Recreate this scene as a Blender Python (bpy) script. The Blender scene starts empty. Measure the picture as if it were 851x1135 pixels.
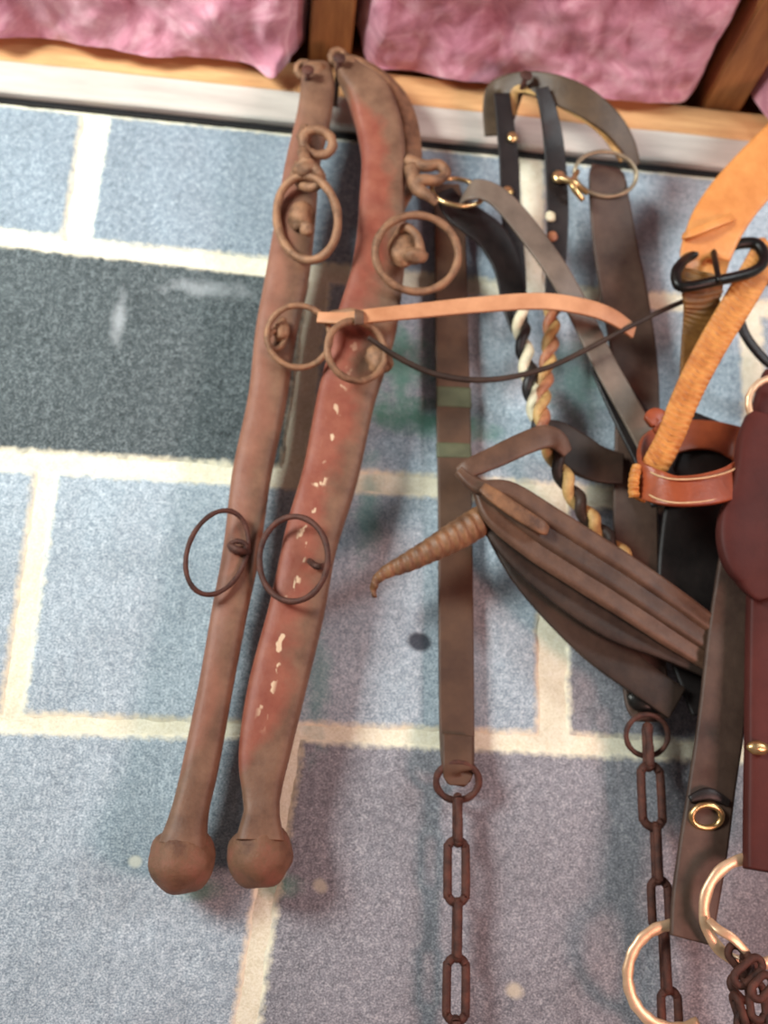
import bpy, bmesh, math, random
from mathutils import Vector, noise
PI = math.pi
random.seed(7)
C = bpy.context.scene.collection

# ------------------------------------------------------------------ camera (solved from the block joints, wall is y = 0, metres)
YAW, PIT, ROL = .1022, .3649, .0326
CP = Vector((.1948, -.7721, -.1169)); FP = 1130.45
Fv = Vector((math.sin(YAW)*math.cos(PIT), math.cos(YAW)*math.cos(PIT), math.sin(PIT)))
R0 = Fv.cross(Vector((0, 0, 1))).normalized(); U0 = R0.cross(Fv)
Rv = math.cos(ROL)*R0 + math.sin(ROL)*U0
Uv = -math.sin(ROL)*R0 + math.cos(ROL)*U0

def P(px, py, d=0.0):
    """point at distance d in front of the wall"""
    v = Fv*FP + Rv*(px-425.5) - Uv*(py-567.5)
    t = (-d-CP.y)/v.y
    return CP + v*t
def S(p):
    return (p-CP).dot(Fv)/FP

# ------------------------------------------------------------------ materials
MATS = {}
def newmat(name):
    m = bpy.data.materials.new(name); m.use_nodes = True
    nt = m.node_tree; b = nt.nodes['Principled BSDF']
    return m, nt, b
def ramp(nt, fac, stops):
    r = nt.nodes.new('ShaderNodeValToRGB')
    el = r.color_ramp.elements
    while len(el) < len(stops): el.new(.5)
    for e, (p, c) in zip(el, stops):
        e.position = p; e.color = (*c, 1)
    nt.links.new(fac, r.inputs[0]); return r.outputs[0]
def nz(nt, scale, detail=4, rough=.6, coord='Object', stretch=None, dist=0):
    tc = nt.nodes.new('ShaderNodeTexCoord'); n = nt.nodes.new('ShaderNodeTexNoise')
    src = tc.outputs[coord]
    if stretch:
        mp = nt.nodes.new('ShaderNodeMapping'); mp.inputs['Scale'].default_value = stretch
        nt.links.new(src, mp.inputs[0]); src = mp.outputs[0]
    nt.links.new(src, n.inputs['Vector'])
    n.inputs['Scale'].default_value = scale; n.inputs['Detail'].default_value = detail
    n.inputs['Roughness'].default_value = rough; n.inputs['Distortion'].default_value = dist
    return n.outputs['Fac']
def mth(nt, op, a, b=None, clamp=False):
    n = nt.nodes.new('ShaderNodeMath'); n.operation = op; n.use_clamp = clamp
    for i, v in enumerate((a, b)):
        if v is None: continue
        if isinstance(v, (int, float)): n.inputs[i].default_value = v
        else: nt.links.new(v, n.inputs[i])
    return n.outputs[0]
def mix(nt, fac, a, b, mode='MIX'):
    n = nt.nodes.new('ShaderNodeMix'); n.data_type = 'RGBA'; n.blend_type = mode
    for sock, v in ((n.inputs[0], fac), (n.inputs[6], a), (n.inputs[7], b)):
        if isinstance(v, (int, float)): sock.default_value = v
        elif isinstance(v, tuple): sock.default_value = (*v, 1)
        else: nt.links.new(v, sock)
    return n.outputs[2]
def bump(nt, b, h, strength=.5, dist=.001):
    n = nt.nodes.new('ShaderNodeBump'); n.inputs['Strength'].default_value = strength
    n.inputs['Distance'].default_value = dist
    nt.links.new(h, n.inputs['Height']); nt.links.new(n.outputs[0], b.inputs['Normal'])
def simple(name, c0, c1, scale=60, rough=.5, metal=0, bs=.4, c2=None, stretch=None, spec=.5, lo=.32, hi=.68, bd=.001):
    m, nt, b = newmat(name)
    f = nz(nt, scale, 6, .65, stretch=stretch)
    stops = [(lo, c0), (hi, c1)] if c2 is None else [(lo, c0), ((lo+hi)/2, c1), (hi, c2)]
    col = ramp(nt, f, stops)
    nt.links.new(col, b.inputs['Base Color'])
    b.inputs['Roughness'].default_value = rough; b.inputs['Metallic'].default_value = metal
    b.inputs['Specular IOR Level'].default_value = spec
    bump(nt, b, nz(nt, scale*6, 5, .7, stretch=stretch), bs, bd)
    MATS[name] = m; return m

def s2(r, g, b):
    f = lambda c: ((c/255+.055)/1.055)**2.4 if c > 10 else c/255/12.92
    return (f(r), f(g), f(b))

# leather
simple('brown_leather', s2(60, 43, 36), s2(92, 72, 60), 25, .55, spec=.35)
simple('grey_leather', s2(84, 72, 62), s2(124, 108, 94), 22, .5, spec=.4)
simple('trace_leather', s2(62, 42, 32), s2(94, 68, 50), 18, .55, spec=.35)
simple('dark_leather', s2(36, 27, 22), s2(66, 50, 40), 30, .55, spec=.3)
simple('crown_leather', s2(60, 46, 32), s2(92, 74, 54), 30, .5, spec=.4)
simple('black_leather', s2(14, 12, 12), s2(40, 34, 32), 30, .45, spec=.4)
simple('tan_leather', s2(168, 112, 76), s2(206, 150, 110), 20, .5, spec=.4)
simple('burgundy_leather', s2(60, 24, 20), s2(84, 38, 32), 14, .6, spec=.25)
simple('orange_leather', s2(192, 120, 58), s2(222, 152, 84), 30, .45, spec=.5)
simple('russet_leather', s2(124, 56, 30), s2(160, 78, 44), 30, .42, spec=.5)
simple('braid_leather', s2(172, 104, 46), s2(212, 148, 76), 90, .5, spec=.4)
simple('braid_dark', s2(96, 62, 24), s2(134, 92, 44), 90, .5, spec=.4)
simple('thread', s2(190, 150, 110), s2(222, 186, 140), 200, .7)
simple('worn_leather', s2(70, 48, 36), s2(104, 76, 58), 40, .5, spec=.4, stretch=(1, 1, 1))
simple('girth_leather', s2(58, 40, 30), s2(88, 64, 48), 40, .5, spec=.4)
simple('cracked_leather', s2(78, 52, 36), s2(146, 104, 70), 60, .5, spec=.45)
# metals
simple('rusty_iron', s2(92, 64, 46), s2(136, 100, 74), 70, .6, .25, .6, c2=s2(158, 116, 84), spec=.4)
simple('ball_rust', s2(88, 58, 44), s2(118, 84, 62), 50, .6, .15, .8, c2=s2(136, 88, 70), spec=.4)
simple('dark_rust', s2(50, 28, 22), s2(96, 56, 42), 90, .65, .2, .6)
simple('chain_rust', s2(56, 32, 26), s2(100, 58, 44), 120, .65, .25, .6)
simple('brass', s2(180, 144, 90), s2(226, 196, 144), 60, .3, .9, .2)
simple('pale_brass', s2(208, 168, 130), s2(236, 204, 168), 50, .4, .55, .2)
simple('wire_metal', s2(120, 108, 86), s2(168, 152, 126), 60, .35, .7, .2)
simple('black_metal', s2(18, 18, 18), s2(44, 42, 38), 60, .35, .6, .2)
simple('cream_bead', s2(196, 184, 150), s2(232, 222, 190), 90, .5)
simple('rust_bead', s2(126, 70, 46), s2(190, 130, 90), 90, .5)
simple('tan_rope', s2(150, 112, 64), s2(206, 168, 106), 90, .6)
# building
simple('orange_wood', s2(196, 142, 92), s2(226, 178, 124), 14, .7, bs=.3, stretch=(1, 6, 9))
simple('joist_wood', s2(126, 80, 42), s2(168, 116, 66), 12, .7, bs=.3, stretch=(8, 1, 8))
simple('grey_board', s2(176, 168, 158), s2(204, 197, 186), 9, .55, bs=.25, stretch=(1, 5, 9))
simple('black_strip', s2(14, 14, 16), s2(26, 26, 28), 60, .8)
simple('dark_void', s2(40, 30, 28), s2(60, 46, 40), 20, .9)

def hame_mat(name, paint_lo, paint_hi, chips, split):
    m, nt, b = newmat(name)
    tc = nt.nodes.new('ShaderNodeTexCoord'); sp = nt.nodes.new('ShaderNodeSeparateXYZ')
    nt.links.new(tc.outputs['UV'], sp.inputs[0])
    f = nz(nt, 26, 5, .6)
    paint = ramp(nt, nz(nt, 60, 5, .6), [(.3, paint_lo), (.7, paint_hi)])
    rust = ramp(nt, nz(nt, 45, 6, .65), [(.3, s2(90, 62, 46)), (.7, s2(130, 96, 74))])
    # paint survives on the middle length of the outer edge
    a = mth(nt, 'MULTIPLY', mth(nt, 'SUBTRACT', sp.outputs[1], split), .9)
    endf = ramp(nt, sp.outputs[0], [(.0, (0, 0, 0)), (.04, (0, 0, 0)), (.13, (1, 1, 1)), (.90, (1, 1, 1)), (.955, (0, 0, 0))])
    a = mth(nt, 'ADD', a, mth(nt, 'MULTIPLY', mth(nt, 'SUBTRACT', endf, 1.), .8))
    fac = mth(nt, 'ADD', f, a)
    fac = ramp(nt, fac, [(.42, (0, 0, 0)), (.72, (1, 1, 1))])
    col = mix(nt, fac, rust, paint)
    if chips:
        c = nz(nt, 150, 2, .5, stretch=(1, 1, .5))
        cf = ramp(nt, c, [(.60, (0, 0, 0)), (.63, (1, 1, 1))])
        edge = ramp(nt, mth(nt, 'ABSOLUTE', mth(nt, 'SUBTRACT', sp.outputs[1], .64)), [(.07, (1, 1, 1)), (.14, (0, 0, 0))])
        lng = ramp(nt, sp.outputs[0], [(.40, (0, 0, 0)), (.56, (1, 1, 1)), (.86, (1, 1, 1)), (.9, (0, 0, 0))])
        cf = mix(nt, 1., cf, edge, 'MULTIPLY'); cf = mix(nt, 1., cf, lng, 'MULTIPLY')
        col = mix(nt, cf, col, s2(206, 178, 146))
    nt.links.new(col, b.inputs['Base Color'])
    b.inputs['Roughness'].default_value = .55; b.inputs['Specular IOR Level'].default_value = .4
    bump(nt, b, nz(nt, 260, 5, .7), .4, .001)
    MATS[name] = m
hame_mat('red_hame', s2(122, 60, 44), s2(142, 84, 64), True, .30)
hame_mat('brown_hame', s2(120, 76, 58), s2(138, 94, 74), False, .36)

def wall_mat(name, c0, c1, c2, smear):
    m, nt, b = newmat(name)
    f = mth(nt, 'ADD', mth(nt, 'MULTIPLY', nz(nt, 620, 2, .8, stretch=(1, 1, 1.3)), .62), mth(nt, 'MULTIPLY', nz(nt, 170, 5, .75), .38)); g = nz(nt, 13, 5, .65)
    col = ramp(nt, f, [(.38, c0), (.5, c1), (.61, c2)])
    blot = ramp(nt, g, [(.35, (.62, .62, .62)), (.65, (1.0, 1.0, 1.0))])
    col = mix(nt, .55, col, blot, 'MULTIPLY')
    tc = nt.nodes.new('ShaderNodeTexCoord')
    # green paint smears, painted-in greenish shade by the hames, dark knot, pale specks
    def spot(px, py, rx, ry, rot, lo, hi, nscale, namp, colour, strength, col):
        c = P(px, py, 0); s = S(c)
        mp = nt.nodes.new('ShaderNodeMapping'); mp.vector_type = 'TEXTURE'
        mp.inputs['Location'].default_value = c; mp.inputs['Rotation'].default_value = (0, rot, 0)
        mp.inputs['Scale'].default_value = (rx*s, 1, ry*s)
        nt.links.new(tc.outputs['Object'], mp.inputs[0])
        ln = nt.nodes.new('ShaderNodeVectorMath'); ln.operation = 'LENGTH'
        nt.links.new(mp.outputs[0], ln.inputs[0])
        d = mth(nt, 'ADD', ln.outputs['Value'], mth(nt, 'MULTIPLY', mth(nt, 'SUBTRACT', nz(nt, nscale, 4, .6), .5), namp))
        k = ramp(nt, d, [(lo, (strength,)*3), (hi, (0, 0, 0))])
        return mix(nt, k, col, colour)
    col = spot(470, 465, 100, 26, .12, .3, 1., 40, 2.2, s2(78, 140, 116), .8, col)
    col = spot(440, 400, 42, 55, 0, .3, 1., 50, 2., s2(100, 165, 145), .75, col)
    col = spot(640, 420, 40, 60, 0, .3, 1., 50, 2., s2(120, 175, 155), .5, col)
    col = spot(408, 560, 18, 75, 0, .3, 1., 50, 1.6, s2(100, 160, 150), .55, col)  # greenish shadow edge right of the hame, painted into the block colour
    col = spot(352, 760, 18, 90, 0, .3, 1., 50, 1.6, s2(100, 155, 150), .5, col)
    col = spot(218, 985, 34, 16, 0, .3, 1., 50, 1.2, s2(90, 150, 130), .6, col)  # greenish shade below the ball ends, painted into the block colour
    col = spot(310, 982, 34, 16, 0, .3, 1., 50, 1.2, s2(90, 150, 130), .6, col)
    col = spot(132, 350, 10, 48, 0, .2, 1., 60, 1.8, s2(176, 182, 184), .6, col)
    col = spot(230, 320, 60, 14, 0, .2, 1., 60, 2.2, s2(176, 182, 184), .5, col)
    col = spot(465, 711, 17, 13, .3, .6, 1.0, 90, .5, s2(46, 48, 58), .9, col)
    col = spot(150, 955, 9, 8, .3, .5, 1.0, 90, .6, s2(215, 215, 200), .9, col)
    col = spot(355, 982, 11, 9, .3, .5, 1.0, 90, .6, s2(200, 198, 176), .7, col)
    col = spot(570, 1098, 13, 10, .3, .5, 1.0, 90, .6, s2(205, 196, 172), .7, col)
    if smear:
        at = nt.nodes.new('ShaderNodeAttribute'); at.attribute_name = 'edge'
        e = mth(nt, 'ADD', at.outputs['Fac'], mth(nt, 'MULTIPLY', mth(nt, 'SUBTRACT', nz(nt, 130, 5, .7), .5), 1.1))
        k = ramp(nt, e, [(.05, (1, 1, 1)), (.50, (0, 0, 0))])
        mc = ramp(nt, nz(nt, 60, 5, .6), [(.3, s2(226, 218, 190)), (.7, s2(246, 240, 216))])
        col = mix(nt, k, col, mc)
    nt.links.new(col, b.inputs['Base Color'])
    b.inputs['Roughness'].default_value = .85; b.inputs['Specular IOR Level'].default_value = .2
    bump(nt, b, nz(nt, 500, 4, .75), .55, .0012)
    MATS[name] = m
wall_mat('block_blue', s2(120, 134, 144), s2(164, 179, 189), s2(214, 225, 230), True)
wall_mat('block_shaded', s2(100, 103, 108), s2(137, 139, 146), s2(184, 185, 188), True)  # dim mauve light of the lower right, put into the block colour
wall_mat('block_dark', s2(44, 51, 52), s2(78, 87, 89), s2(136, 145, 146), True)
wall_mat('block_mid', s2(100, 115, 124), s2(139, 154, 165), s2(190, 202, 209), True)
wall_mat('mortar', s2(224, 216, 186), s2(240, 234, 208), s2(250, 246, 226), False)

def insul_mat():
    m, nt, b = newmat('pink_fibreglass')
    col = ramp(nt, nz(nt, 22, 7, .7, dist=1.2), [(.3, s2(170, 104, 122)), (.5, s2(204, 142, 157)), (.72, s2(236, 194, 202))])
    nt.links.new(col, b.inputs['Base Color'])
    b.inputs['Roughness'].default_value = .95; b.inputs['Specular IOR Level'].default_value = .1
    b.inputs['Sheen Weight'].default_value = .3
    bump(nt, b, nz(nt, 60, 9, .75, dist=2., stretch=(1, .4, 1.6)), .5, .003)
    MATS['pink_fibreglass'] = m
insul_mat()

# ------------------------------------------------------------------ object helpers
def tag(o, label, cat, group=None):
    o['label'] = label; o['category'] = cat
    if group: o['group'] = group
def thing(name, label, cat, loc, group=None):
    o = bpy.data.objects.new(name, None); C.objects.link(o)
    o.empty_display_size = .02; o.location = loc; tag(o, label, cat, group); return o
def root_loc(o):
    v = Vector((0, 0, 0))
    while o is not None:
        v += o.location; o = o.parent
    return v
def obj(name, bm, mat, parent=None, label=None, smooth=True, struct=False):
    base = root_loc(parent) if parent else Vector((0, 0, 0))
    if parent is None and not struct:
        c = Vector((0, 0, 0))
        for v in bm.verts: c += v.co
        base = c/len(bm.verts)
    bmesh.ops.translate(bm, verts=bm.verts, vec=-base)
    bmesh.ops.recalc_face_normals(bm, faces=bm.faces)
    me = bpy.data.meshes.new(name); bm.to_mesh(me); bm.free()
    for mt in (mat if isinstance(mat, (list, tuple)) else [mat]): me.materials.append(MATS[mt])
    if smooth:
        for f in me.polygons: f.use_smooth = True
    o = bpy.data.objects.new(name, me); C.objects.link(o)
    if parent: o.parent = parent
    else: o.location = base
    if label: o['label'] = label
    if struct: o['kind'] = 'structure'
    return o

def catmull(ctrl, sub, closed=False):
    n = len(ctrl); out = []
    rng = range(n) if closed else range(n-1)
    g = (lambda i: ctrl[i % n]) if closed else (lambda i: ctrl[max(0, min(n-1, i))])
    for i in rng:
        a, b, c, d = g(i-1), g(i), g(i+1), g(i+2)
        for k in range(sub):
            t = k/sub
            out.append([.5*((2*q1)+(-q0+q2)*t+(2*q0-5*q1+4*q2-q3)*t*t+(-q0+3*q1-3*q2+q3)*t**3) for q0, q1, q2, q3 in zip(a, b, c, d)])
    if not closed: out.append(list(ctrl[-1]))
    return out

def section(kind, n, w, t):
    """(across, out) offsets round a section of width w and thickness t"""
    o = []
    for k in range(n):
        a = 2*PI*k/n
        c, s = math.cos(a), math.sin(a)
        e = {'round': 1., 'rect': .35, 'block': .45, 'pad': .6, 'strap': .25}[kind]
        if kind == 'strap':      # even spacing across the width, rounded edges
            x = max(-1, min(1, 1.5*c)) if abs(c) < .66 else math.copysign(1, c)
            x = c*(1 + .35*abs(s)) ; x = max(-1, min(1, x))
            y = math.copysign(abs(s)**e, s) if abs(s) > 1e-6 else 0
        else:
            x = math.copysign(abs(c)**e, c) if abs(c) > 1e-6 else 0
            y = math.copysign(abs(s)**e, s) if abs(s) > 1e-6 else 0
        o.append((x*w/2, y*t/2))
    return o

def sweep(bm, ctrl, t=.003, kind='strap', n=16, sub=10, closed=False, W=None, roll=0., disp=None, world=False, cap=True):
    """ctrl: (px, py, d, width_px [, roll_degrees [, thickness_m]])"""
    full = []
    for c in ctrl:
        c = list(c)
        while len(c) < 4: c.append(6)
        if len(c) < 5: c.append(roll)
        if len(c) < 6: c.append(t)
        p = Vector(c[:3]) if world else P(c[0], c[1], c[2])
        w = c[3] if world else c[3]*S(p)
        full.append([p.x, p.y, p.z, w, c[4], c[5]])
    q = catmull(full, sub, closed)
    m = len(q); pts = [Vector(a[:3]) for a in q]
    L = [0.]
    for i in range(1, m): L.append(L[-1]+(pts[i]-pts[i-1]).length)
    tot = L[-1] or 1
    uvl = bm.loops.layers.uv.verify(); rings = []
    prevN = None
    for i in range(m):
        if closed: T = pts[(i+1) % m]-pts[i-1]
        else: T = pts[min(m-1, i+1)]-pts[max(0, i-1)]
        T = T.normalized() if T.length > 1e-9 else Vector((0, 0, 1))
        if W is not None:
            ax = Vector(W); ax = (ax - T*ax.dot(T)).normalized(); N = ax.cross(T)
            if prevN and N.dot(prevN) < 0: pass
        elif kind == 'round':
            N = Vector((0, -1, 0)) if prevN is None else prevN
            N = N - T*N.dot(T)
            if N.length < 1e-3: N = Vector((1, 0, 0))-T*T.x
            N.normalize(); ax = T.cross(N); prevN = N
        else:
            N = Vector((0, -1, 0)); N = N - T*N.dot(T)
            if N.length < 1e-3: N = Vector((0, 0, 1))-T*T.z
            N.normalize(); ax = T.cross(N)
        r = math.radians(q[i][4])
        ax2 = ax*math.cos(r)+N*math.sin(r); N2 = -ax*math.sin(r)+N*math.cos(r)
        w = q[i][3]; th = q[i][5]
        if kind == 'round': th = w
        ring = []
        for k, (a, b) in enumerate(section(kind, n, w, th)):
            if disp: b += disp(L[i], L[i]/tot, a/(w/2+1e-9), b)
            ring.append(bm.verts.new(pts[i]+ax2*a+N2*b))
        rings.append(ring)
    cnt = m if closed else m-1
    sec = section(kind, n, 1, 1)
    for i in range(cnt):
        j = (i+1) % m
        for k in range(n):
            l = (k+1) % n
            f = bm.faces.new((rings[i][k], rings[i][l], rings[j][l], rings[j][k]))
            uu = [(L[i]/tot, sec[k][0]+.5), (L[i]/tot, sec[l][0]+.5), (1 if (closed and j == 0) else L[j]/tot, sec[l][0]+.5), (1 if (closed and j == 0) else L[j]/tot, sec[k][0]+.5)]
            for lp, uv in zip(f.loops, uu): lp[uvl].uv = uv
    if not closed and cap:
        for ring, s in ((rings[0], 1), (rings[-1], -1)):
            try: bm.faces.new(ring[::s])
            except ValueError: pass
    return bm
def strap(name, ctrl, mat, parent, t=.003, **k):
    lab = k.pop('label', None)
    bm = bmesh.new(); sweep(bm, ctrl, t, **k); return obj(name, bm, mat, parent, lab)

def ring_bm(bm, px, py, d, R, k=1., ang=0., tube=5., seg=40, tilt=1, sec='round', band=None, a0=0, a1=360, dep=.3):
    """true circle of radius R px, seen foreshortened by k across the direction ang+90"""
    c = P(px, py, d); s = S(c)
    right = Vector((1, 0, 0)); up = Vector((0, 0, 1)); out = Vector((0, -1, 0))
    a = math.radians(ang)
    u = right*math.cos(a)+up*math.sin(a); v = -right*math.sin(a)+up*math.cos(a)
    v2 = v*k + out*tilt*min(dep, math.sqrt(max(0, 1-k*k)))
    full = (a1-a0) >= 360
    m = seg if full else seg+1
    pts = [c + (u*math.cos(math.radians(a0+(a1-a0)*i/seg))+v2*math.sin(math.radians(a0+(a1-a0)*i/seg)))*R*s for i in range(m)]
    nrm = u.cross(v2).normalized()
    rr = tube*s/2; n = 12; rings = []
    for i in range(m):
        rad = (pts[i]-c).normalized()
        ring = []
        for j in range(n):
            b = 2*PI*j/n
            h = rr if band is None else band*s/2
            ring.append(bm.verts.new(pts[i]+rad*math.cos(b)*rr*(1+.08*math.sin(i*1.3))+nrm*math.sin(b)*h))
        rings.append(ring)
    for i in range(m if full else m-1):
        for j in range(n):
            bm.faces.new((rings[i][j], rings[i][(j+1) % n], rings[(i+1) % m][(j+1) % n], rings[(i+1) % m][j]))
    if not full:
        bm.faces.new(rings[0]); bm.faces.new(rings[-1][::-1])
    return bm
def ring(name, mat, parent, *a, **k):
    lab = k.pop('label', None)
    bm = bmesh.new(); ring_bm(bm, *a, **k); return obj(name, bm, mat, parent, lab)

def link_bm(p0, p1, d, w, tube, edge=False, dd=None):
    """stadium chain link from pixel p0 (top) to p1 (bottom)"""
    a = P(p0[0], p0[1], d); b = P(p1[0], p1[1], d if dd is None else dd); s = S(a)
    ax = (b-a).normalized(); side = Vector((0, -1, 0)) if edge else Vector((1, 0, 0))
    side = (side-ax*side.dot(ax)).normalized()
    r = w*s/2 - tube*s/2; hl = (b-a).length/2 - w*s/2; c = (a+b)/2; hl = max(hl, .001)
    pts = []
    for i in range(9): t = PI*i/8; pts.append(c-ax*hl + side*math.cos(t)*r - ax*math.sin(t)*r)
    for i in range(9): t = PI*i/8; pts.append(c+ax*hl - side*math.cos(t)*r + ax*math.sin(t)*r)
    bm = bmesh.new()
    sweep(bm, [(p.x, p.y, p.z, tube*s) for p in pts], kind='round', n=10, sub=2, closed=True, world=True)
    return bm

def blob(bm, px, py, d, rx, ry=None, rd=None, amp=.0, seg=20, fr=60):
    c = P(px, py, d); s = S(c); ry = ry or rx; rd = rd or rx
    r = bmesh.ops.create_uvsphere(bm, u_segments=seg, v_segments=seg//2+2, radius=1)
    for v in r['verts']:
        q = v.co.copy()
        k = 1+amp*noise.noise(c*fr+q*1.7)
        v.co = c + Vector((q.x*rx*s*k, q.y*rd*s*k, q.z*ry*s*k))
    return bm
def box(bm, a, b, bev=.0015):
    m = bmesh.new(); r = bmesh.ops.create_cube(m, size=1)
    for v in m.verts:
        v.co = Vector([(a[i]+b[i])/2 + v.co[i]*(b[i]-a[i]) for i in range(3)])
    bmesh.ops.bevel(m, geom=m.edges[:], offset=bev, segments=2, affect='EDGES')
    me = bpy.data.meshes.new('t'); m.to_mesh(me); m.free(); bm.from_mesh(me); bpy.data.meshes.remove(me)
def nail(parent, px, py, d0, d1, r=3.2, mat='dark_rust', name='nail'):
    a = P(px, py, d1); s = S(a); bm = bmesh.new()
    b = Vector((a.x, -d0, a.z))
    sweep(bm, [(b.x, b.y, b.z, r*s*2), ((a.x+b.x)/2, (a.y+b.y)/2, (a.z+b.z)/2, r*s*2), (a.x, a.y, a.z, r*s*2)], kind='round', n=10, sub=2, world=True)
    sweep(bm, [(a.x, a.y, a.z, r*s*4.6), (a.x, a.y-.0008, a.z, r*s*4.8), (a.x, a.y-.0016, a.z, r*s*4)], kind='round', n=12, sub=1, world=True)
    return obj(name, bm, mat, parent)

# ------------------------------------------------------------------ block wall
def interp(tab, x):
    if x <= tab[0][0]: (x0, y0), (x1, y1) = tab[0], tab[1]
    elif x >= tab[-1][0]: (x0, y0), (x1, y1) = tab[-2], tab[-1]
    else:
        for i in range(len(tab)-1):
            if tab[i][0] <= x <= tab[i+1][0]: (x0, y0), (x1, y1) = tab[i], tab[i+1]; break
    return y0+(y1-y0)*(x-x0)/(x1-x0)
ZT = .5525
HL = {1: ([(0, 263), (300, 299), (750, 336), (900, 346)], 6), 2: ([(0, 509), (250, 523), (480, 539), (851, 562)], 8.5), 3: ([(0, 800), (200, 806), (480, 816), (770, 831), (851, 836)], 7)}
JT = {1: [((-360, 120), (-410, 262), 12), ((106, 125), (86, 262), 12), ((588, 170), (591, 330), 10), ((1070, 170), (1090, 330), 12)],
      2: [((-130, 300), (-185, 520), 12), ((354, 300), (326, 520), 10), ((832, 340), (840, 560), 9), ((1330, 340), (1360, 560), 11)],
      3: [((-520, 525), (-600, 800), 12), ((50, 525), (12, 800), 9), ((612, 550), (613, 820), 14), ((1180, 550), (1220, 820), 12)],
      4: [((-240, 815), (-320, 1135), 12), ((322, 815), (272, 1135), 10), ((880, 840), (912, 1135), 13), ((1480, 840), (1560, 1135), 13)]}
def cornerw(row, ji, top, side):
    """corner of a block in wall coordinates"""
    (x0, y0), (x1, y1), hw = JT[row][ji]
    hl = row-1 if top else row
    def jx(y): return x0+(x1-x0)*(y-y0)/(y1-y0)
    if hl == 0:
        y = 100+.09*x0; y = y; p = P(jx(y)+side*hw, y, 0); p.z = ZT; return p
    if hl == 4:
        y = 1235; return P(jx(y)+side*hw, y, 0)
    tab, hh = HL[hl]; x = jx(y0); y = interp(tab, x)
    for _ in range(3): x = jx(y); y = interp(tab, x+side*hw)
    return P(x+side*hw, y+(hh if top else -hh), 0)
bm = bmesh.new(); lay = bm.verts.layers.float.new('edge')
tone = {(1, 0): 2, (1, 1): 2, (1, 2): 0, (2, 0): 1, (2, 1): 0, (2, 2): 0, (3, 2): 4, (4, 1): 4, (4, 2): 4}
for row in (1, 2, 3, 4):
    for i in range(3):
        tl = cornerw(row, i, True, 1); tr = cornerw(row, i+1, True, -1); bl = cornerw(row, i, False, 1); br = cornerw(row, i+1, False, -1)
        w = (tr-tl).length; h = (tl-bl).length
        nx, ny = int(w/.0035), int(h/.0035)
        g = []
        for a in range(ny+1):
            r_ = []
            for b in range(nx+1):
                u, v = b/nx, a/ny
                p = (tl*(1-u)+tr*u)*(1-v)+(bl*(1-u)+br*u)*v
                e = min(u*w, (1-u)*w, v*h, (1-v)*h)
                j = Vector((p.x, 0, p.z))
                k = max(0, 1-e/.006)
                p.x += noise.noise(j*55)*.0022*k + noise.noise(j*180+Vector((3, 0, 0)))*.0012*k
                p.z += noise.noise(j*55+Vector((9, 0, 4)))*.0022*k
                p.y = .0026*min(1, max(0, 1-e/.0036)) - .0005*noise.noise(j*140) - .0006*noise.noise(j*30)
                vv = bm.verts.new(p); vv[lay] = min(1, e/.012); r_.append(vv)
            g.append(r_)
        for a in range(ny):
            for b in range(nx):
                f = bm.faces.new((g[a][b], g[a+1][b], g[a+1][b+1], g[a][b+1])); f.material_index = tone.get((row, i), 0)
# mortar bed behind the block faces and the body of the wall
x0, x1, z0 = -1.0, 1.5, -.35
xs = [x0+(x1-x0)*i/200 for i in range(201)]; zs = [z0+(ZT-z0)*i/80 for i in range(81)]
g = [[bm.verts.new((x, .0022-.0012*noise.noise(Vector((x, 0, z))*60), z)) for x in xs] for z in zs]
for a in range(80):
    for b in range(200):
        f = bm.faces.new((g[a][b], g[a][b+1], g[a+1][b+1], g[a+1][b])); f.material_index = 3
nb = len(bm.faces)
m2 = bmesh.new(); box(m2, (x0, .006, z0), (x1, .2, ZT), .002)
me = bpy.data.meshes.new('t'); m2.to_mesh(me); m2.free(); bm.from_mesh(me); bpy.data.meshes.remove(me)
bm.faces.ensure_lookup_table()
for f in bm.faces[nb:]: f.material_index = 3
bmesh.ops.translate(bm, verts=bm.verts, vec=(0, 0, 0))
me = bpy.data.meshes.new('wall_back'); bm.to_mesh(me); bm.free()
for mt in ('block_blue', 'block_dark', 'block_mid', 'mortar', 'block_shaded'): me.materials.append(MATS[mt])
for f in me.polygons: f.use_smooth = True
wall = bpy.data.objects.new('wall_back', me); C.objects.link(wall); wall['kind'] = 'structure'

# sill boards, joists, subfloor
def boxobj(name, a, b, mat, struct=True, bev=.002, label=None, cat=None):
    bm = bmesh.new(); box(bm, a, b, bev); o = obj(name, bm, mat, None, None, smooth=False, struct=struct)
    if label: tag(o, label, cat)
    return o
boxobj('trim_1', (x0, -.004, ZT), (x1, .15, ZT+.0045), 'black_strip')  # near-black strip below the grey board
def board(name, z0_, z1_, yf, mat):
    bm = bmesh.new(); n = 160; prof = [(.12, z1_), (-yf+.002, z1_), (-yf, z1_-.002), (-yf, z0_+.002), (-yf+.002, z0_), (.12, z0_)]
    rows = []
    for i in range(n+1):
        x = x0+(x1-x0)*i/n
        rows.append([bm.verts.new((x, y+.0008*noise.noise(Vector((x*9, y, z*9))), z+.0012*noise.noise(Vector((x*14, 5*z, 2))))) for y, z in prof])
    for i in range(n):
        for k in range(6): bm.faces.new((rows[i][k], rows[i][(k+1) % 6], rows[i+1][(k+1) % 6], rows[i+1][k]))
    return obj(name, bm, mat, None, smooth=False, struct=True)
board('trim_2', ZT+.0045, .5925, .011, 'grey_board')
board('trim_3', .593, .629, .009, 'orange_wood')
boxobj('trim_4', (x0, .03, .629), (x1, .068, .86), 'joist_wood')
boxobj('ceiling', (x0, -1.3, .86), (x1, .15, .88), 'joist_wood')
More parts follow.
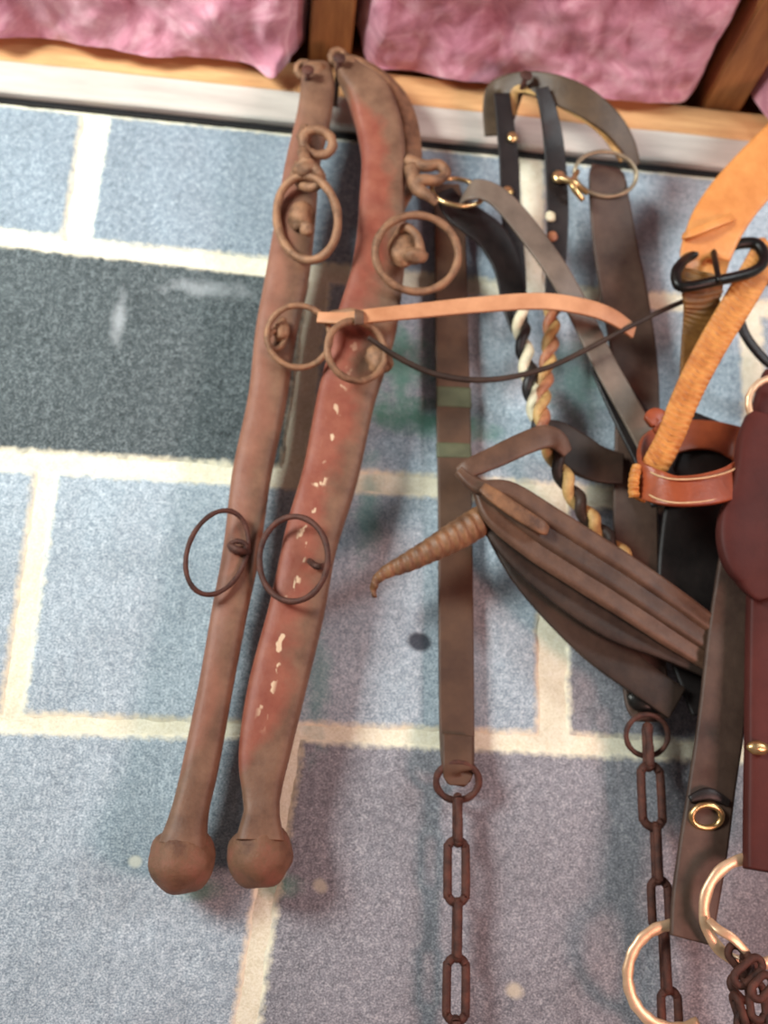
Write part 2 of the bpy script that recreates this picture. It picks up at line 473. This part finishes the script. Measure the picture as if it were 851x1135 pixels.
for x, lb in ((.186, 'brown wooden floor joist above the tops of the two hames'), (.577, 'pale wooden floor joist at the upper right beside pink insulation'), (-.21, 'wooden floor joist beyond the left batt of insulation')):
    if x < 0: continue
    boxobj('floor_joist', (x, -1.2, .6295), (x+.040, .029, .859), 'joist_wood', False, .002, lb, 'joist')

def batt(xa, xb, seed, label, zb=.612, sag=None):
    bm = bmesh.new(); nx, nv = int((xb-xa)/.0028), 150
    rows = []
    for i in range(nx+1):
        u = i/nx; x = xa+(xb-xa)*u; eu = min(u, 1-u)*(xb-xa)
        rr = []
        for j in range(nv+1):
            v = j/nv
            # profile: up behind sill edge, over the lip, out along the bottom
            if v < .25: y = -.012-.012*math.sin(v/.25*PI/2); z = .70-(.70-zb)*math.sin(v/.25*PI/2)
            else: t = (v-.25)/.75; y = -.024-.42*t**1.3; z = zb+.015*math.sin(min(1, t*2)*PI/2)
            rnd = max(0, 1-eu/.03)
            z += .055*rnd**2.2
            if sag: z += sag(x, -y)
            q = Vector((x, y, z))
            n1 = noise.fractal(q*15+Vector((seed, 0, 0)), 1.1, 2.1, 3)
            n2 = noise.fractal(Vector((x*26+z*20, y*12, z*30))+Vector((seed, 7, 0)), .8, 2.2, 5)
            fade = 1-.6*rnd
            z += (-.017*n1-.0035*n2-.002)*fade; y += (-.012*n1-.002*n2)*(1 if v > .02 else 0)
            y = min(y, -.0105 if z < .632 else -.004)
            rr.append(bm.verts.new((max(xa, min(xb, x+.003*n2)), y, z)))
        rr.append(bm.verts.new((x, -.45, .80))); rr.append(bm.verts.new((x, -.004, .80)))
        rows.append(rr)
    m = nv+3
    for i in range(nx):
        for k in range(m): bm.faces.new((rows[i][k], rows[i][(k+1) % m], rows[i+1][(k+1) % m], rows[i+1][k]))
    bm.faces.new(rows[0]); bm.faces.new(rows[-1][::-1])
    o = obj('insulation_batt', bm, 'pink_fibreglass'); tag(o, label, 'insulation')
def bumpf(cx, w, h, y0=.0, yw=.08):
    return lambda x, d: -h*math.exp(-((x-cx)/w)**2)*math.exp(-((d-y0)/yw)**2)
b1 = bumpf(.152, .012, .016); b2 = bumpf(.045, .03, .006)
batt(-.20, .1855, 3, 'bright pink fibreglass batt at upper left, left of the brown joist', .609, lambda x, d: b1(x, d)+b2(x, d))
c1 = bumpf(.46, .10, .004)
batt(.2265, .5765, 21, 'dusky pink fibreglass batt in the middle, between the two wooden joists', .617, c1)
batt(.6175, .95, 33, 'sliver of pink fibreglass insulation at the right edge of the picture', .600)

# ------------------------------------------------------------------ hames
lh = thing('hame', 'straight slender brown-red hame hanging at far left with ball end', 'hame', P(230, 780, .03), None)
def worn(amp, fr=40, seed=0):
    return lambda L_, u, v, b: amp*noise.noise(Vector((L_*fr, v*1.1+seed, b*80)))
D = .036
body = [(350, 76, .046, 30, 0, .020), (352, 92, .046, 37, 0, .022), (348, 130, .044, 38, 0, .022), (336, 180, .042, 38, 0, .022), (328, 240, .040, 44, 0, .024), (318, 310, .038, 48, 0, .026), (306, 370, .036, 46), (296, 445, D, 43), (279, 527, D, 43), (268, 609, D, 41), (254, 681, .034, 39), (239, 763, .034, 38), (223, 846, .034, 40), (214, 885, .034, 40), (210, 903, .034, 42, 0, .030), (207, 918, .034, 46, 0, .034), (203, 938, .034, 54, 0, .036)]
bd = strap('body', body, 'brown_hame', lh, .026, kind='pad', n=28, sub=14, disp=worn(.0012))
bm = bmesh.new(); blob(bm, 201, 953, .034, 37, 36, 35, .10, 32, 50); obj('ball_end', bm, 'ball_rust', lh, 'round rusty ball end')
bm = bmesh.new(); ring_bm(bm, 337, 77, .046, 8, .9, 20, 8); blob(bm, 350, 82, .048, 15, 12, 14, .2); obj('top_eye', bm, 'rusty_iron', lh)
# hook and staple at upper length
bm = bmesh.new()
ring_bm(bm, 352, 158, .066, 17, .75, -20, 11); blob(bm, 337, 150, .060, 8, 12, 10, .3)
sweep(bm, [(336, 168, .062, 14), (340, 180, .072, 13), (352, 190, .076, 12), (356, 200, .070, 11), (346, 208, .066, 11), (334, 204, .06, 12), (326, 192, .058, 12)], kind='round', n=10, sub=5)
blob(bm, 340, 187, .072, 16, 10, 14, .4)
obj('clasp', bm, 'rusty_iron', lh)
bm = bmesh.new(); ring_bm(bm, 340, 241, .066, 54, .58, 108, 10, 48, -1); obj('ring', bm, 'rusty_iron', lh)
bm = bmesh.new(); blob(bm, 334, 240, .056, 15, 18, 12, .3); blob(bm, 340, 254, .064, 8, 8, 9, .3); obj('stud', bm, 'rusty_iron', lh)
ring('ring', 'rusty_iron', lh, 331, 373, .062, 35, .95, 0, 7, 40, 1)
bm = bmesh.new(); ring_bm(bm, 306, 376, .055, 12, .7, 60, 7); blob(bm, 312, 366, .054, 9, 14, 9, .3); obj('staple', bm, 'rusty_iron', lh)
ring('ring', 'dark_rust', lh, 241, 612, .060, 50, .60, 72, 6, 44, 1)
bm = bmesh.new(); ring_bm(bm, 264, 606, .054, 9, .6, 0, 6); sweep(bm, [(254, 604, .058, 7), (265, 610, .062, 8), (276, 612, .05, 7)], kind='round', n=8, sub=4); obj('staple', bm, 'dark_rust', lh)
nail(lh, 341, 78, .0095, .066, 3)

rh = thing('hame', 'broad curved red-painted hame with chipped cream flecks, second from left', 'hame', P(300, 780, .03), None)
body = [(378, 66, .052, 18, 0, .014), (390, 84, .052, 32, 0, .020), (408, 106, .052, 46, -4, .026), (420, 140, .051, 50, -6, .028), (425, 180, .049, 49, -6, .028), (423, 225, .046, 50, -4, .028), (422, 270, .044, 55, 0, .028), (416, 315, .042, 60, 0, .030), (406, 360, .040, 68, 0, .028), (396, 400, .038, 66), (383, 445, D, 64), (366, 527, D, 62), (350, 580, D, 61), (341, 615, D, 60), (328, 680, D, 62), (307, 763, D, 64), (293, 835, .035, 57), (290, 880, .034, 43), (290, 898, .034, 40, 0, .030), (289, 913, .034, 45, 0, .033), (288, 932, .034, 54, 0, .036)]
strap('body', body, 'red_hame', rh, .028, kind='block', n=32, sub=14, disp=worn(.0012, 40, 5))
bm = bmesh.new(); blob(bm, 288, 947, .034, 36, 36, 34, .10, 32, 55); obj('ball_end', bm, 'ball_rust', rh, 'round rusty ball end')
strap('iron_edge', [(384, 66, .046, 12, 35), (402, 72, .045, 20, 35), (428, 90, .044, 24, 35), (447, 118, .043, 25, 35), (455, 150, .042, 26, 35), (456, 182, .040, 24, 35), (450, 208, .038, 20, 30), (442, 232, .034, 12, 20)], 'rusty_iron', rh, .010, kind='pad', n=20, sub=10, disp=worn(.0008), label='tan-brown iron edge strip')
bm = bmesh.new(); ring_bm(bm, 374, 63, .050, 8, .8, 40, 8); blob(bm, 386, 74, .052, 12, 10, 12, .2); obj('top_eye', bm, 'rusty_iron', rh)
ring('ring', 'rusty_iron', rh, 462, 281, .074, 47, .86, 12, 9, 48, 1)
bm = bmesh.new(); blob(bm, 447, 276, .066, 17, 22, 12, .25); blob(bm, 461, 284, .074, 14, 9, 10, .25); sweep(bm, [(440, 262, .064, 11), (450, 252, .076, 10), (462, 262, .078, 10), (466, 280, .074, 12)], kind='round', n=10, sub=5); obj('stud', bm, 'rusty_iron', rh)
bm = bmesh.new()
sweep(bm, [(452, 178, .058, 16), (470, 184, .064, 14), (486, 183, .066, 13), (494, 192, .066, 12), (484, 200, .066, 12), (468, 200, .066, 14), (458, 208, .06, 14)], kind='round', n=10, sub=6)
sweep(bm, [(456, 186, .06, 18), (462, 208, .062, 16), (476, 218, .064, 12), (484, 226, .062, 8)], kind='round', n=10, sub=6)
obj('clasp', bm, 'rusty_iron', rh)
ring('ring', 'rusty_iron', rh, 395, 389, .072, 35, .92, 60, 8, 40, 1)
bm = bmesh.new(); blob(bm, 420, 398, .056, 16, 18, 12, .3); blob(bm, 380, 352, .064, 20, 8, 8, .2); sweep(bm, [(365, 352, .062, 10), (390, 346, .074, 10), (412, 356, .07, 9)], kind='round', n=8, sub=4); obj('staple', bm, 'rusty_iron', rh)
ring('ring', 'dark_rust', rh, 325, 619, .064, 49, .76, 100, 7, 44, -1)
bm = bmesh.new(); sweep(bm, [(343, 622, .05, 7), (352, 628, .066, 8), (364, 626, .05, 7)], kind='round', n=8, sub=4); obj('staple', bm, 'dark_rust', rh)
nail(rh, 376, 65, .0095, .068, 3)

# ------------------------------------------------------------------ tan arched strap and thin cord
t = thing('leather_strap', 'light tan strap arching right from the hame rings', 'strap', P(520, 340, .06))
strap('strap', [(352, 352, .070, 13), (385, 353, .076, 15), (412, 350, .078, 17), (470, 344, .076, 18), (530, 338, .075, 19), (600, 334, .075, 20), (650, 341, .073, 20), (680, 352, .068, 19), (702, 368, .058, 16)], 'tan_leather', t, .003, sub=12)
bm = bmesh.new(); sweep(bm, [(398, 345, .080, 10), (398, 350, .083, 10), (398, 360, .080, 10)], t=.002, sub=4); obj('keeper', bm, 'worn_leather', t)
bm = bmesh.new(); sweep(bm, [(408, 374, .076, 6), (425, 386, .072, 6), (450, 401, .068, 7), (480, 414, .065, 7), (520, 421, .062, 7), (560, 419, .060, 6.5), (605, 408, .060, 6.5), (645, 390, .062, 6), (690, 366, .064, 6), (730, 346, .062, 6), (757, 334, .056, 6)], kind='round', n=10, sub=10)
o = obj('thin_cord', bm, 'dark_leather'); tag(o, 'thin dark cord sagging below the tan strap to the black buckle', 'cord')

# ------------------------------------------------------------------ vertical strap with chain
t = thing('trace_strap', 'long straight brown strap hanging beside hames with rusty chain below', 'strap', P(505, 860, .01))
strap('strap', [(494, 205, .012, 30), (498, 240, .012, 34), (500, 330, .012, 36), (502, 440, .012, 38), (504, 560, .012, 38), (505, 680, .012, 39), (506, 800, .013, 39), (507, 842, .015, 37), (507, 856, .021, 34), (507, 846, .025, 33), (507, 815, .021, 34)], 'trace_leather', t, .0035, sub=12, disp=worn(.0004, 60))
bm = bmesh.new(); ring_bm(bm, 507, 866, .020, 24, .82, 0, 8, 36, 1); obj('end_ring', bm, 'chain_rust', t)
x = 507
def chain(t, spec, d=.020):
    for (p0, p1, w, e) in spec:
        obj('chain_link', link_bm(p0, p1, d, w+1, 10, e), 'chain_rust', t)
chain(t, [((507, 878), (507, 940), 20, True), ((506, 926), (506, 1006), 29, False), ((507, 994), (506, 1068), 20, True), ((506, 1056), (505, 1138), 30, False), ((505, 1124), (504, 1190), 20, True)])
# green paint bands on the strap
for (ya, yb) in ((430, 452), (492, 508)):
    simple('green_smear', s2(62, 66, 44), s2(86, 88, 62), 60, .6)
    bm = bmesh.new(); sweep(bm, [(502.5, ya, .0122, 38.6), (502.8, (ya+yb)/2, .0122, 38.8), (503.2, yb, .0122, 38.6)], t=.0042, sub=4); obj('paint_band', bm, 'green_smear', t, 'green paint smear')

# ------------------------------------------------------------------ diagonal rein through the brass ring
t = thing('leather_rein', 'grey-brown strap slanting down right from a brass ring beside the hame', 'strap', P(506, 215, .05))
ring('ring', 'brass', t, 507, 213, .058, 29, .86, 0, 5, 40, -1, label='thin brass ring')
strap('upper_strap', [(512, 222, .050, 24), (522, 211, .066, 26, 0), (540, 212, .070, 26), (560, 226, .070, 27), (590, 262, .066, 28), (622, 308, .062, 27), (648, 358, .050, 27), (668, 400, .048, 27), (690, 440, .046, 28), (712, 480, .042, 28), (735, 530, .036, 26)], 'grey_leather', t, .003, sub=12)
strap('lower_strap', [(492, 212, .048, 20), (505, 232, .046, 32), (525, 246, .044, 38), (546, 264, .040, 38), (562, 296, .036, 32), (570, 340, .032, 27), (576, 366, .030, 20)], 'black_leather', t, .003, sub=12, label='black under-strap')
strap('billet', [(664, 404, .040, 24), (684, 436, .040, 36), (704, 470, .040, 44), (724, 512, .038, 42), (738, 560, .036, 34)], 'black_leather', t, .003, sub=10, label='black lower billet')

# ------------------------------------------------------------------ bridle: crown piece, studded black cheek straps, braided ropes
t = thing('bridle', 'dark bridle hung from the sill with brown crown band and beaded cheek straps', 'bridle', P(590, 90, .04))
strap('crown_band', [(548, 150, .030, 22, 10), (546, 120, .036, 22, 5), (552, 98, .046, 22, -10), (580, 92, .060, 24, -40), (612, 98, .070, 30, -35), (645, 112, .072, 32, -25), (675, 134, .066, 28, -15), (693, 158, .056, 22, -8), (704, 184, .044, 14, 0)], 'crown_leather', t, .003, sub=12)
strap('crown_lining', [(560, 108, .040, 10, 0), (568, 128, .036, 9, 0), (572, 100, .056, 10), (600, 104, .062, 12), (640, 126, .064, 10), (668, 148, .058, 8), (690, 178, .050, 8)], 'tan_rope', t, .002, sub=8)
strap('cheek_strap', [(556, 104, .052, 18), (560, 140, .046, 20), (564, 180, .040, 22), (566, 230, .034, 22), (572, 300, .026, 21), (574, 345, .024, 19)], 'black_leather', t, .003, sub=10)
strap('cheek_strap', [(600, 98, .074, 16), (608, 125, .066, 20), (614, 165, .050, 23), (618, 230, .040, 24), (616, 290, .034, 22), (612, 345, .030, 18)], 'black_leather', t, .003, sub=10)
for (px, py, r, d, mt) in ((563, 212, 6, .040, 'brass'), (619, 196, 7.5, .048, 'brass'), (610, 240, 6, .042, 'cream_bead'), (612, 262, 6, .040, 'rust_bead'), (611, 282, 5, .040, 'rust_bead'), (568, 152, 6, .047, 'brass')):
    bm = bmesh.new(); blob(bm, px, py, d, r, r*1.15, r*.6, .1, 16); obj('stud', bm, mt, t, 'round brass stud' if mt == 'brass' else None)
def rope(name, ctrl, mats, parent, strands=2, pitch=22, rad=.5, tube=.62):
    q = catmull([list(c) for c in ctrl], 30)
    acc = 0; prev = None; outs = [[] for _ in range(strands)]
    for a in q:
        if prev: acc += math.hypot(a[0]-prev[0], a[1]-prev[1])
        prev = a; p = P(a[0], a[1], a[2]); s = S(p); w = a[3]
        for k in range(strands):
            ph = 2*PI*(acc/pitch + k/strands)
            o = p+Vector((math.cos(ph), -math.sin(ph), 0))*w*.5*rad*s
            outs[k].append((o.x, o.y, o.z, w*tube*s))
    for k in range(strands):
        bm = bmesh.new(); pts = outs[k][::3]
        if pts[-1] != outs[k][-1]: pts.append(outs[k][-1])
        sweep(bm, pts, kind='round', n=8, sub=2, world=True); obj(name, bm, mats[k], parent)
rope('cord_strand', [(575, 340, .034, 19), (580, 380, .034, 19), (587, 420, .034, 20), (594, 455, .036, 20), (602, 486, .038, 20)], ['cream_bead', 'black_leather'], t, pitch=46)
rope('cord_strand', [(612, 340, .034, 18), (610, 380, .034, 18), (604, 420, .036, 18), (600, 455, .044, 18), (604, 484, .048, 18)], ['rust_bead', 'tan_rope'], t, pitch=40)
rope('cord_strand', [(600, 478, .046, 22), (614, 505, .046, 22), (628, 535, .046, 21), (645, 563, .044, 22), (668, 592, .040, 22), (700, 625, .036, 20)], ['tan_rope', 'dark_leather'], t, pitch=52)
strap('throat_strap', [(602, 470, .040, 14), (618, 482, .038, 34), (640, 502, .034, 48), (662, 514, .032, 44), (690, 520, .030, 36)], 'dark_leather', t, .004, sub=10)
ring('ring', 'wire_metal', t, 671, 193, .050, 35, .62, 0, 5, 40, 1)
bm = bmesh.new(); sweep(bm, [(619, 197, .054, 7), (634, 202, .056, 8), (645, 210, .05, 7), (650, 214, .046, 6)], kind='round', n=8, sub=5); sweep(bm, [(640, 190, .05, 6), (634, 205, .056, 7), (646, 222, .05, 6)], kind='round', n=8, sub=5); obj('snap_hook', bm, 'brass', t)
nail(t, 583, 84, .0085, .075, 3)

# ------------------------------------------------------------------ wide brown strap with chain at right
t = thing('breeching_strap', 'wide brown strap hanging from wire ring right of bridle, chained at bottom', 'strap', P(690, 600, .02))
strap('strap', [(672, 186, .040, 32), (673, 200, .042, 42), (680, 260, .030, 50), (692, 330, .024, 54), (703, 400, .022, 52), (706, 470, .022, 50), (704, 560, .022, 50), (706, 640, .022, 50), (712, 720, .022, 50), (716, 765, .022, 52), (718, 788, .022, 46), (719, 800, .022, 28)], 'brown_leather', t, .004, sub=12, disp=worn(.0006, 50))
bm = bmesh.new(); blob(bm, 716, 776, .026, 22, 14, 8, .1); obj('rivet', bm, 'black_metal', t)
ring('end_ring', 'dark_rust', t, 717, 815, .026, 24, .9, 0, 6, 36, 1)
chain(t, [((717, 800), (719, 856), 18, True), ((720, 843), (724, 922), 31, False), ((726, 910), (729, 982), 18, True), ((730, 970), (733, 1036), 28, False), ((735, 1022), (739, 1104), 18, True), ((741, 1092), (744, 1160), 28, False)], .026)

# ------------------------------------------------------------------ layered girth and twisted horn-like strap end
t = thing('folded_girth', 'thick layered dark brown girth slanting down right with tan keeper', 'girth', P(650, 610, .05))
def groove(k, a):
    return lambda L_, u, v, b: (-a*(math.cos(v*PI*k)**8) if b > 0 else 0) + a*.5*noise.noise(Vector((L_*30, v*4, 0)))
for off, dz, ww, mt in ((-21, .006, 23, 'worn_leather'), (0, .003, 25, 'girth_leather'), (21, .0, 24, 'worn_leather')):
    pts = [(508, 522, .064, 12), (530, 539, .066, 18)] + [(a-.57*off*k, b+.82*off*k, c, ww*k+1) for a, b, c, k in ((556, 558, .066, .85), (600, 590, .064, 1), (650, 622, .062, 1.02), (700, 654, .060, 1), (750, 688, .056, .95), (800, 722, .050, .85))]
    strap('layer', [(a, b, c+dz, w_) for a, b, c, w_ in pts], mt, t, .007, n=24, sub=14, kind='pad', disp=groove(1, .0012))
strap('middle_layer', [(534, 566, .054, 22), (570, 606, .054, 36), (620, 650, .052, 40), (680, 690, .050, 40), (735, 712, .048, 38), (800, 740, .046, 36)], 'dark_leather', t, .006, n=20, sub=12, disp=groove(2, .001))
strap('under_flap', [(550, 590, .038, 24), (585, 632, .038, 44), (625, 672, .036, 54), (668, 716, .034, 50), (710, 752, .034, 40), (750, 780, .034, 40)], 'dark_leather', t, .005, n=20, sub=12)
strap('folded_arm', [(508, 524, .066, 14), (520, 519, .070, 22), (550, 506, .070, 26), (580, 492, .070, 27), (604, 484, .068, 28), (618, 488, .062, 24), (628, 502, .056, 14)], 'worn_leather', t, .005, sub=10, kind='pad')
strap('keeper', [(534, 540, .078, 12), (548, 550, .079, 17), (574, 568, .079, 18), (598, 583, .078, 17), (606, 588, .075, 12)], 'cracked_leather', t, .004, kind='pad', sub=8, label='lighter tan keeper strip')
t = thing('strap_end', 'tapered ribbed leather end curling to a point, over the long strap', 'strap', P(480, 610, .05))
def wraps(L_, u, v, b): return .0011*math.sin(L_*2*PI/.0078+v*1.2)
bm = bmesh.new(); sweep(bm, [(415, 662, .040, 5), (414, 652, .044, 8), (418, 642, .046, 11), (430, 633, .048, 16), (450, 624, .050, 22), (475, 611, .052, 27), (500, 597, .052, 32), (525, 582, .052, 34), (548, 566, .052, 28), (566, 552, .05, 18)], kind='round', n=20, sub=22, disp=wraps)
obj('tapered_end', bm, 'cracked_leather', t)

# ------------------------------------------------------------------ dark strap behind the halter
bm = bmesh.new(); sweep(bm, [(800, 470, .030, 66), (780, 540, .030, 76), (768, 600, .030, 74), (764, 660, .030, 72), (772, 720, .028, 66), (790, 790, .026, 50)], t=.004, sub=12)
o = obj('backing_strap', bm, 'black_leather'); tag(o, 'black strap hanging behind the halter noseband at right', 'strap')

# ------------------------------------------------------------------ orange leather halter
t = thing('halter', 'orange leather halter with braided strap and black buckle at right edge', 'halter', P(780, 400, .07))
strap('crown_strap', [(925, 105, .085, 62), (880, 150, .088, 60), (842, 188, .090, 60), (815, 218, .090, 60), (797, 244, .090, 60), (787, 266, .088, 58), (781, 284, .084, 56), (780, 290, .076, 54), (786, 272, .070, 54), (800, 244, .068, 54)], 'orange_leather', t, .0035, n=24, sub=12)
strap('keeper', [(757, 262, .090, 9, 0), (766, 259, .0955, 9), (786, 251, .098, 9), (804, 244, .0955, 9), (813, 241, .090, 9)], 'orange_leather', t, .003, sub=8)
bm = bmesh.new()
sweep(bm, [(752, 296, .090, 12), (749, 308, .092, 12), (757, 318, .093, 12), (795, 311, .096, 12), (832, 302, .092, 12), (846, 290, .088, 12), (843, 275, .086, 13), (830, 269, .084, 13), (800, 275, .081, 11), (766, 284, .083, 11)], kind='round', n=10, sub=6, closed=True)
bk = obj('buckle', bm, 'black_metal', t)
bm = bmesh.new(); sweep(bm, [(790, 276, .084, 7), (793, 292, .094, 7), (797, 312, .101, 6)], kind='round', n=8, sub=4); obj('buckle_tongue', bm, 'black_metal', bk)
strap('buckle_fold', [(777, 303, .084, 46, 0), (777, 310, .085, 48), (778, 326, .082, 46), (776, 350, .070, 38), (770, 380, .062, 30), (765, 420, .058, 24)], 'braid_dark', t, .004, n=20, sub=20, label='dark olive-brown braided strap', disp=lambda L_, u, v, b: .0008*math.sin(L_*2*PI/.005+abs(v)*4) if b > 0 else 0)
def braid(L_, u, v, b): return .0017*math.sin(L_*2*PI/.0058+abs(v)*4.2) - .0012*math.exp(-(v/.12)**2) if b > 0 else 0
strap('braided_strap', [(850, 270, .078, 26), (838, 300, .082, 34), (815, 340, .084, 34), (793, 376, .084, 33), (772, 415, .084, 32), (756, 450, .084, 31), (742, 485, .084, 30), (728, 512, .084, 30), (714, 535, .084, 26), (706, 552, .084, 20)], 'braid_leather', t, .006, kind='pad', n=28, sub=34, disp=braid)
bm = bmesh.new(); sweep(bm, [(718, 468, .082, 14), (727, 464, .082, 26), (738, 476, .080, 28), (742, 492, .078, 16)], t=.006, kind='pad', sub=8); obj('tab', bm, 'russet_leather', t)
nb_pts = [(712, 530, .086), (726, 539, .100), (745, 544, .108), (768, 544, .110), (790, 541, .108), (812, 534, .100), (828, 522, .086), (832, 505, .064), (818, 492, .046), (795, 484, .038), (765, 482, .036), (738, 488, .042), (718, 505, .058)]
bm = bmesh.new(); sweep(bm, [(a, b, c, 37) for a, b, c in nb_pts], t=.004, n=20, sub=8, closed=True, W=(0, .12, 1)); obj('noseband', bm, 'russet_leather', t, 'russet noseband loop')
for dy in (-13, 13):
    bm = bmesh.new(); pts = [(a, b+dy, c+.0032, 2.2) for a, b, c in nb_pts[:7]]; sweep(bm, pts, kind='round', n=6, sub=6); obj('stitching', bm, 'thread', t, 'pale stitching')
bm = bmesh.new()
pts = [(706, 518, .091), (703, 528, .093), (702, 540, .093), (703, 551, .091)]
sweep(bm, [(a, b, c, 12) for a, b, c in pts], kind='round', n=12, sub=16, disp=lambda L_, u, v, b: .0009*math.sin(L_*2*PI/.0045)); obj('braided_edge', bm, 'braid_leather', t)
bm = bmesh.new(); sweep(bm, [(900, 290, .05, 11), (868, 306, .052, 11), (838, 316, .054, 11), (820, 336, .056, 10), (822, 362, .056, 11), (836, 386, .054, 11), (858, 406, .052, 11), (900, 420, .05, 11)], kind='pad', t=.005, n=14, sub=10)
o = obj('leather_loop', bm, 'black_leather'); tag(o, 'black curved strap loop behind the braided strap at right edge', 'strap')

# ------------------------------------------------------------------ burgundy panel with rolled upper pad
t = thing('harness_saddle', 'large burgundy leather harness panel cut by the right edge', 'harness pad', P(870, 700, .08))
def padn(L_, u, v, b): return .0010*noise.noise(Vector((L_*22, v*2, 3)))
strap('long_panel', [(892, 424, .082, 96), (890, 470, .084, 118), (886, 560, .082, 116), (884, 650, .080, 114), (885, 740, .078, 120), (885, 840, .078, 122), (885, 930, .078, 124), (885, 972, .078, 124)], 'burgundy_leather', t, .014, kind='rect', n=32, sub=12, disp=padn)
strap('upper_pad', [(895, 479, .094, 142), (894, 505, .097, 158), (893, 535, .100, 164), (892, 565, .100, 176), (891, 592, .100, 196), (891, 612, .098, 196), (893, 630, .094, 170), (894, 640, .090, 140)], 'burgundy_leather', t, .016, kind='rect', n=32, sub=12, disp=padn)
bm = bmesh.new(); ring_bm(bm, 858, 448, .100, 30, .9, 0, 8, 36, 1, a0=60, a1=215); obj('pale_arc', bm, 'pale_brass', t)  # pale brass-coloured arc near the top of the panel
bm = bmesh.new(); blob(bm, 840, 829, .088, 13, 8, 7, .1); obj('stud', bm, 'brass', t, 'bright brass stud')
t = thing('side_strap', 'brown strap with oval brass eyelet emerging below the burgundy panel', 'strap', P(780, 900, .05))
strap('strap', [(826, 590, .062, 46), (818, 650, .062, 52), (808, 720, .060, 52), (799, 800, .058, 52), (789, 870, .056, 52), (779, 940, .054, 54), (770, 1000, .052, 52), (765, 1042, .052, 46)], 'brown_leather', t, .005, sub=12, disp=worn(.0006, 50))
bm = bmesh.new(); ring_bm(bm, 783, 905, .060, 17, .7, 0, 7, 32, 1); obj('eyelet', bm, 'brass', t)
bm = bmesh.new(); sweep(bm, [(764, 886, .0585, 8), (785, 880, .061, 14), (806, 890, .0585, 8)], kind='pad', t=.006, sub=6); obj('loop', bm, 'black_leather', t)

# ------------------------------------------------------------------ bit rings and tangle of chain at the lower right
def band_ring(px, py, d, R, label, k=.97, ang=0, a0=0, a1=360):
    bm = bmesh.new(); ring_bm(bm, px, py, d, R, k, ang, 13, 56, 1, band=7, a0=a0, a1=a1); o = obj('harness_ring', bm, 'pale_brass'); tag(o, label, 'ring')
band_ring(748, 1082, .038, 54, 'pale brass ring at the bottom behind the chain, lower of two', .98, 0, 70, 300)
band_ring(834, 1010, .066, 56, 'pale brass ring just under the burgundy panel, upper of two', .98)
t = thing('chain_tangle', 'bunched dark rusty chain hanging on the upper brass ring', 'chain', P(830, 1080, .06))
for (p0, p1, w, e, d) in (((806, 1046), (838, 1084), 26, False, .070), ((826, 1052), (830, 1100), 24, True, .074), ((846, 1062), (812, 1092), 24, False, .082), ((808, 1080), (836, 1110), 26, False, .060), ((836, 1084), (842, 1136), 26, False, .072), ((812, 1098), (826, 1142), 24, True, .066), ((856, 1080), (832, 1108), 24, False, .088), ((826, 1118), (824, 1170), 26, False, .066), ((848, 1120), (852, 1170), 26, True, .07)):
    obj('chain_link', link_bm(p0, p1, d, w, 9, e), 'dark_rust', t)
strap('inner_band', [(786, 1020, .070, 8), (796, 1030, .076, 10), (812, 1040, .078, 10), (828, 1056, .076, 8)], 'pale_brass', t, .003, kind='pad', sub=6, label='pale brass curved hook')

# ------------------------------------------------------------------ light
def area(name, loc, target, size, power, col, sy=None):
    l = bpy.data.lights.new(name, 'AREA'); l.size = size; l.energy = power; l.color = col
    if sy: l.shape = 'RECTANGLE'; l.size_y = sy
    o = bpy.data.objects.new(name, l); C.objects.link(o); o.location = loc
    o.rotation_euler = (Vector(target)-Vector(loc)).to_track_quat('-Z', 'Y').to_euler()
    return o
k_ = area('window_daylight', (-.85, -1.05, .46), (-.02, 0, .46), .45, 11.5, (.93, 1.0, .98)); k_.data.spread = math.radians(90)
k_ = area('second_window', (1.25, -1.0, .52), (.70, 0, .62), .35, 4.0, (.90, .97, 1.0)); k_.data.spread = math.radians(100)
area('warm_fill', (1.0, -.85, -.40), (.50, 0, -.05), .25, 9.0, (1.0, .52, .45))  # unseen fill light, added to warm the lower right
w = bpy.data.worlds.new('world'); bpy.context.scene.world = w; w.use_nodes = True
bgn = w.node_tree.nodes['Background']; bgn.inputs[0].default_value = (.74, .66, .66, 1); bgn.inputs[1].default_value = .23

# ------------------------------------------------------------------ camera
cam = bpy.data.cameras.new('camera'); co = bpy.data.objects.new('camera', cam); C.objects.link(co)
from mathutils import Matrix
co.matrix_world = Matrix(((Rv.x, Uv.x, -Fv.x, CP.x), (Rv.y, Uv.y, -Fv.y, CP.y), (Rv.z, Uv.z, -Fv.z, CP.z), (0, 0, 0, 1)))
cam.sensor_fit = 'VERTICAL'; cam.sensor_height = 24; cam.lens = 24*FP/1135; cam.clip_start = .01
cam.dof.use_dof = True; cam.dof.focus_distance = .62; cam.dof.aperture_fstop = 3.6
sc = bpy.context.scene; sc.camera = co
sc.view_settings.view_transform = 'Standard'; sc.view_settings.look = 'None'; sc.view_settings.gamma = 1
sc.view_settings.use_curve_mapping = False; sc.view_settings.exposure = -.16
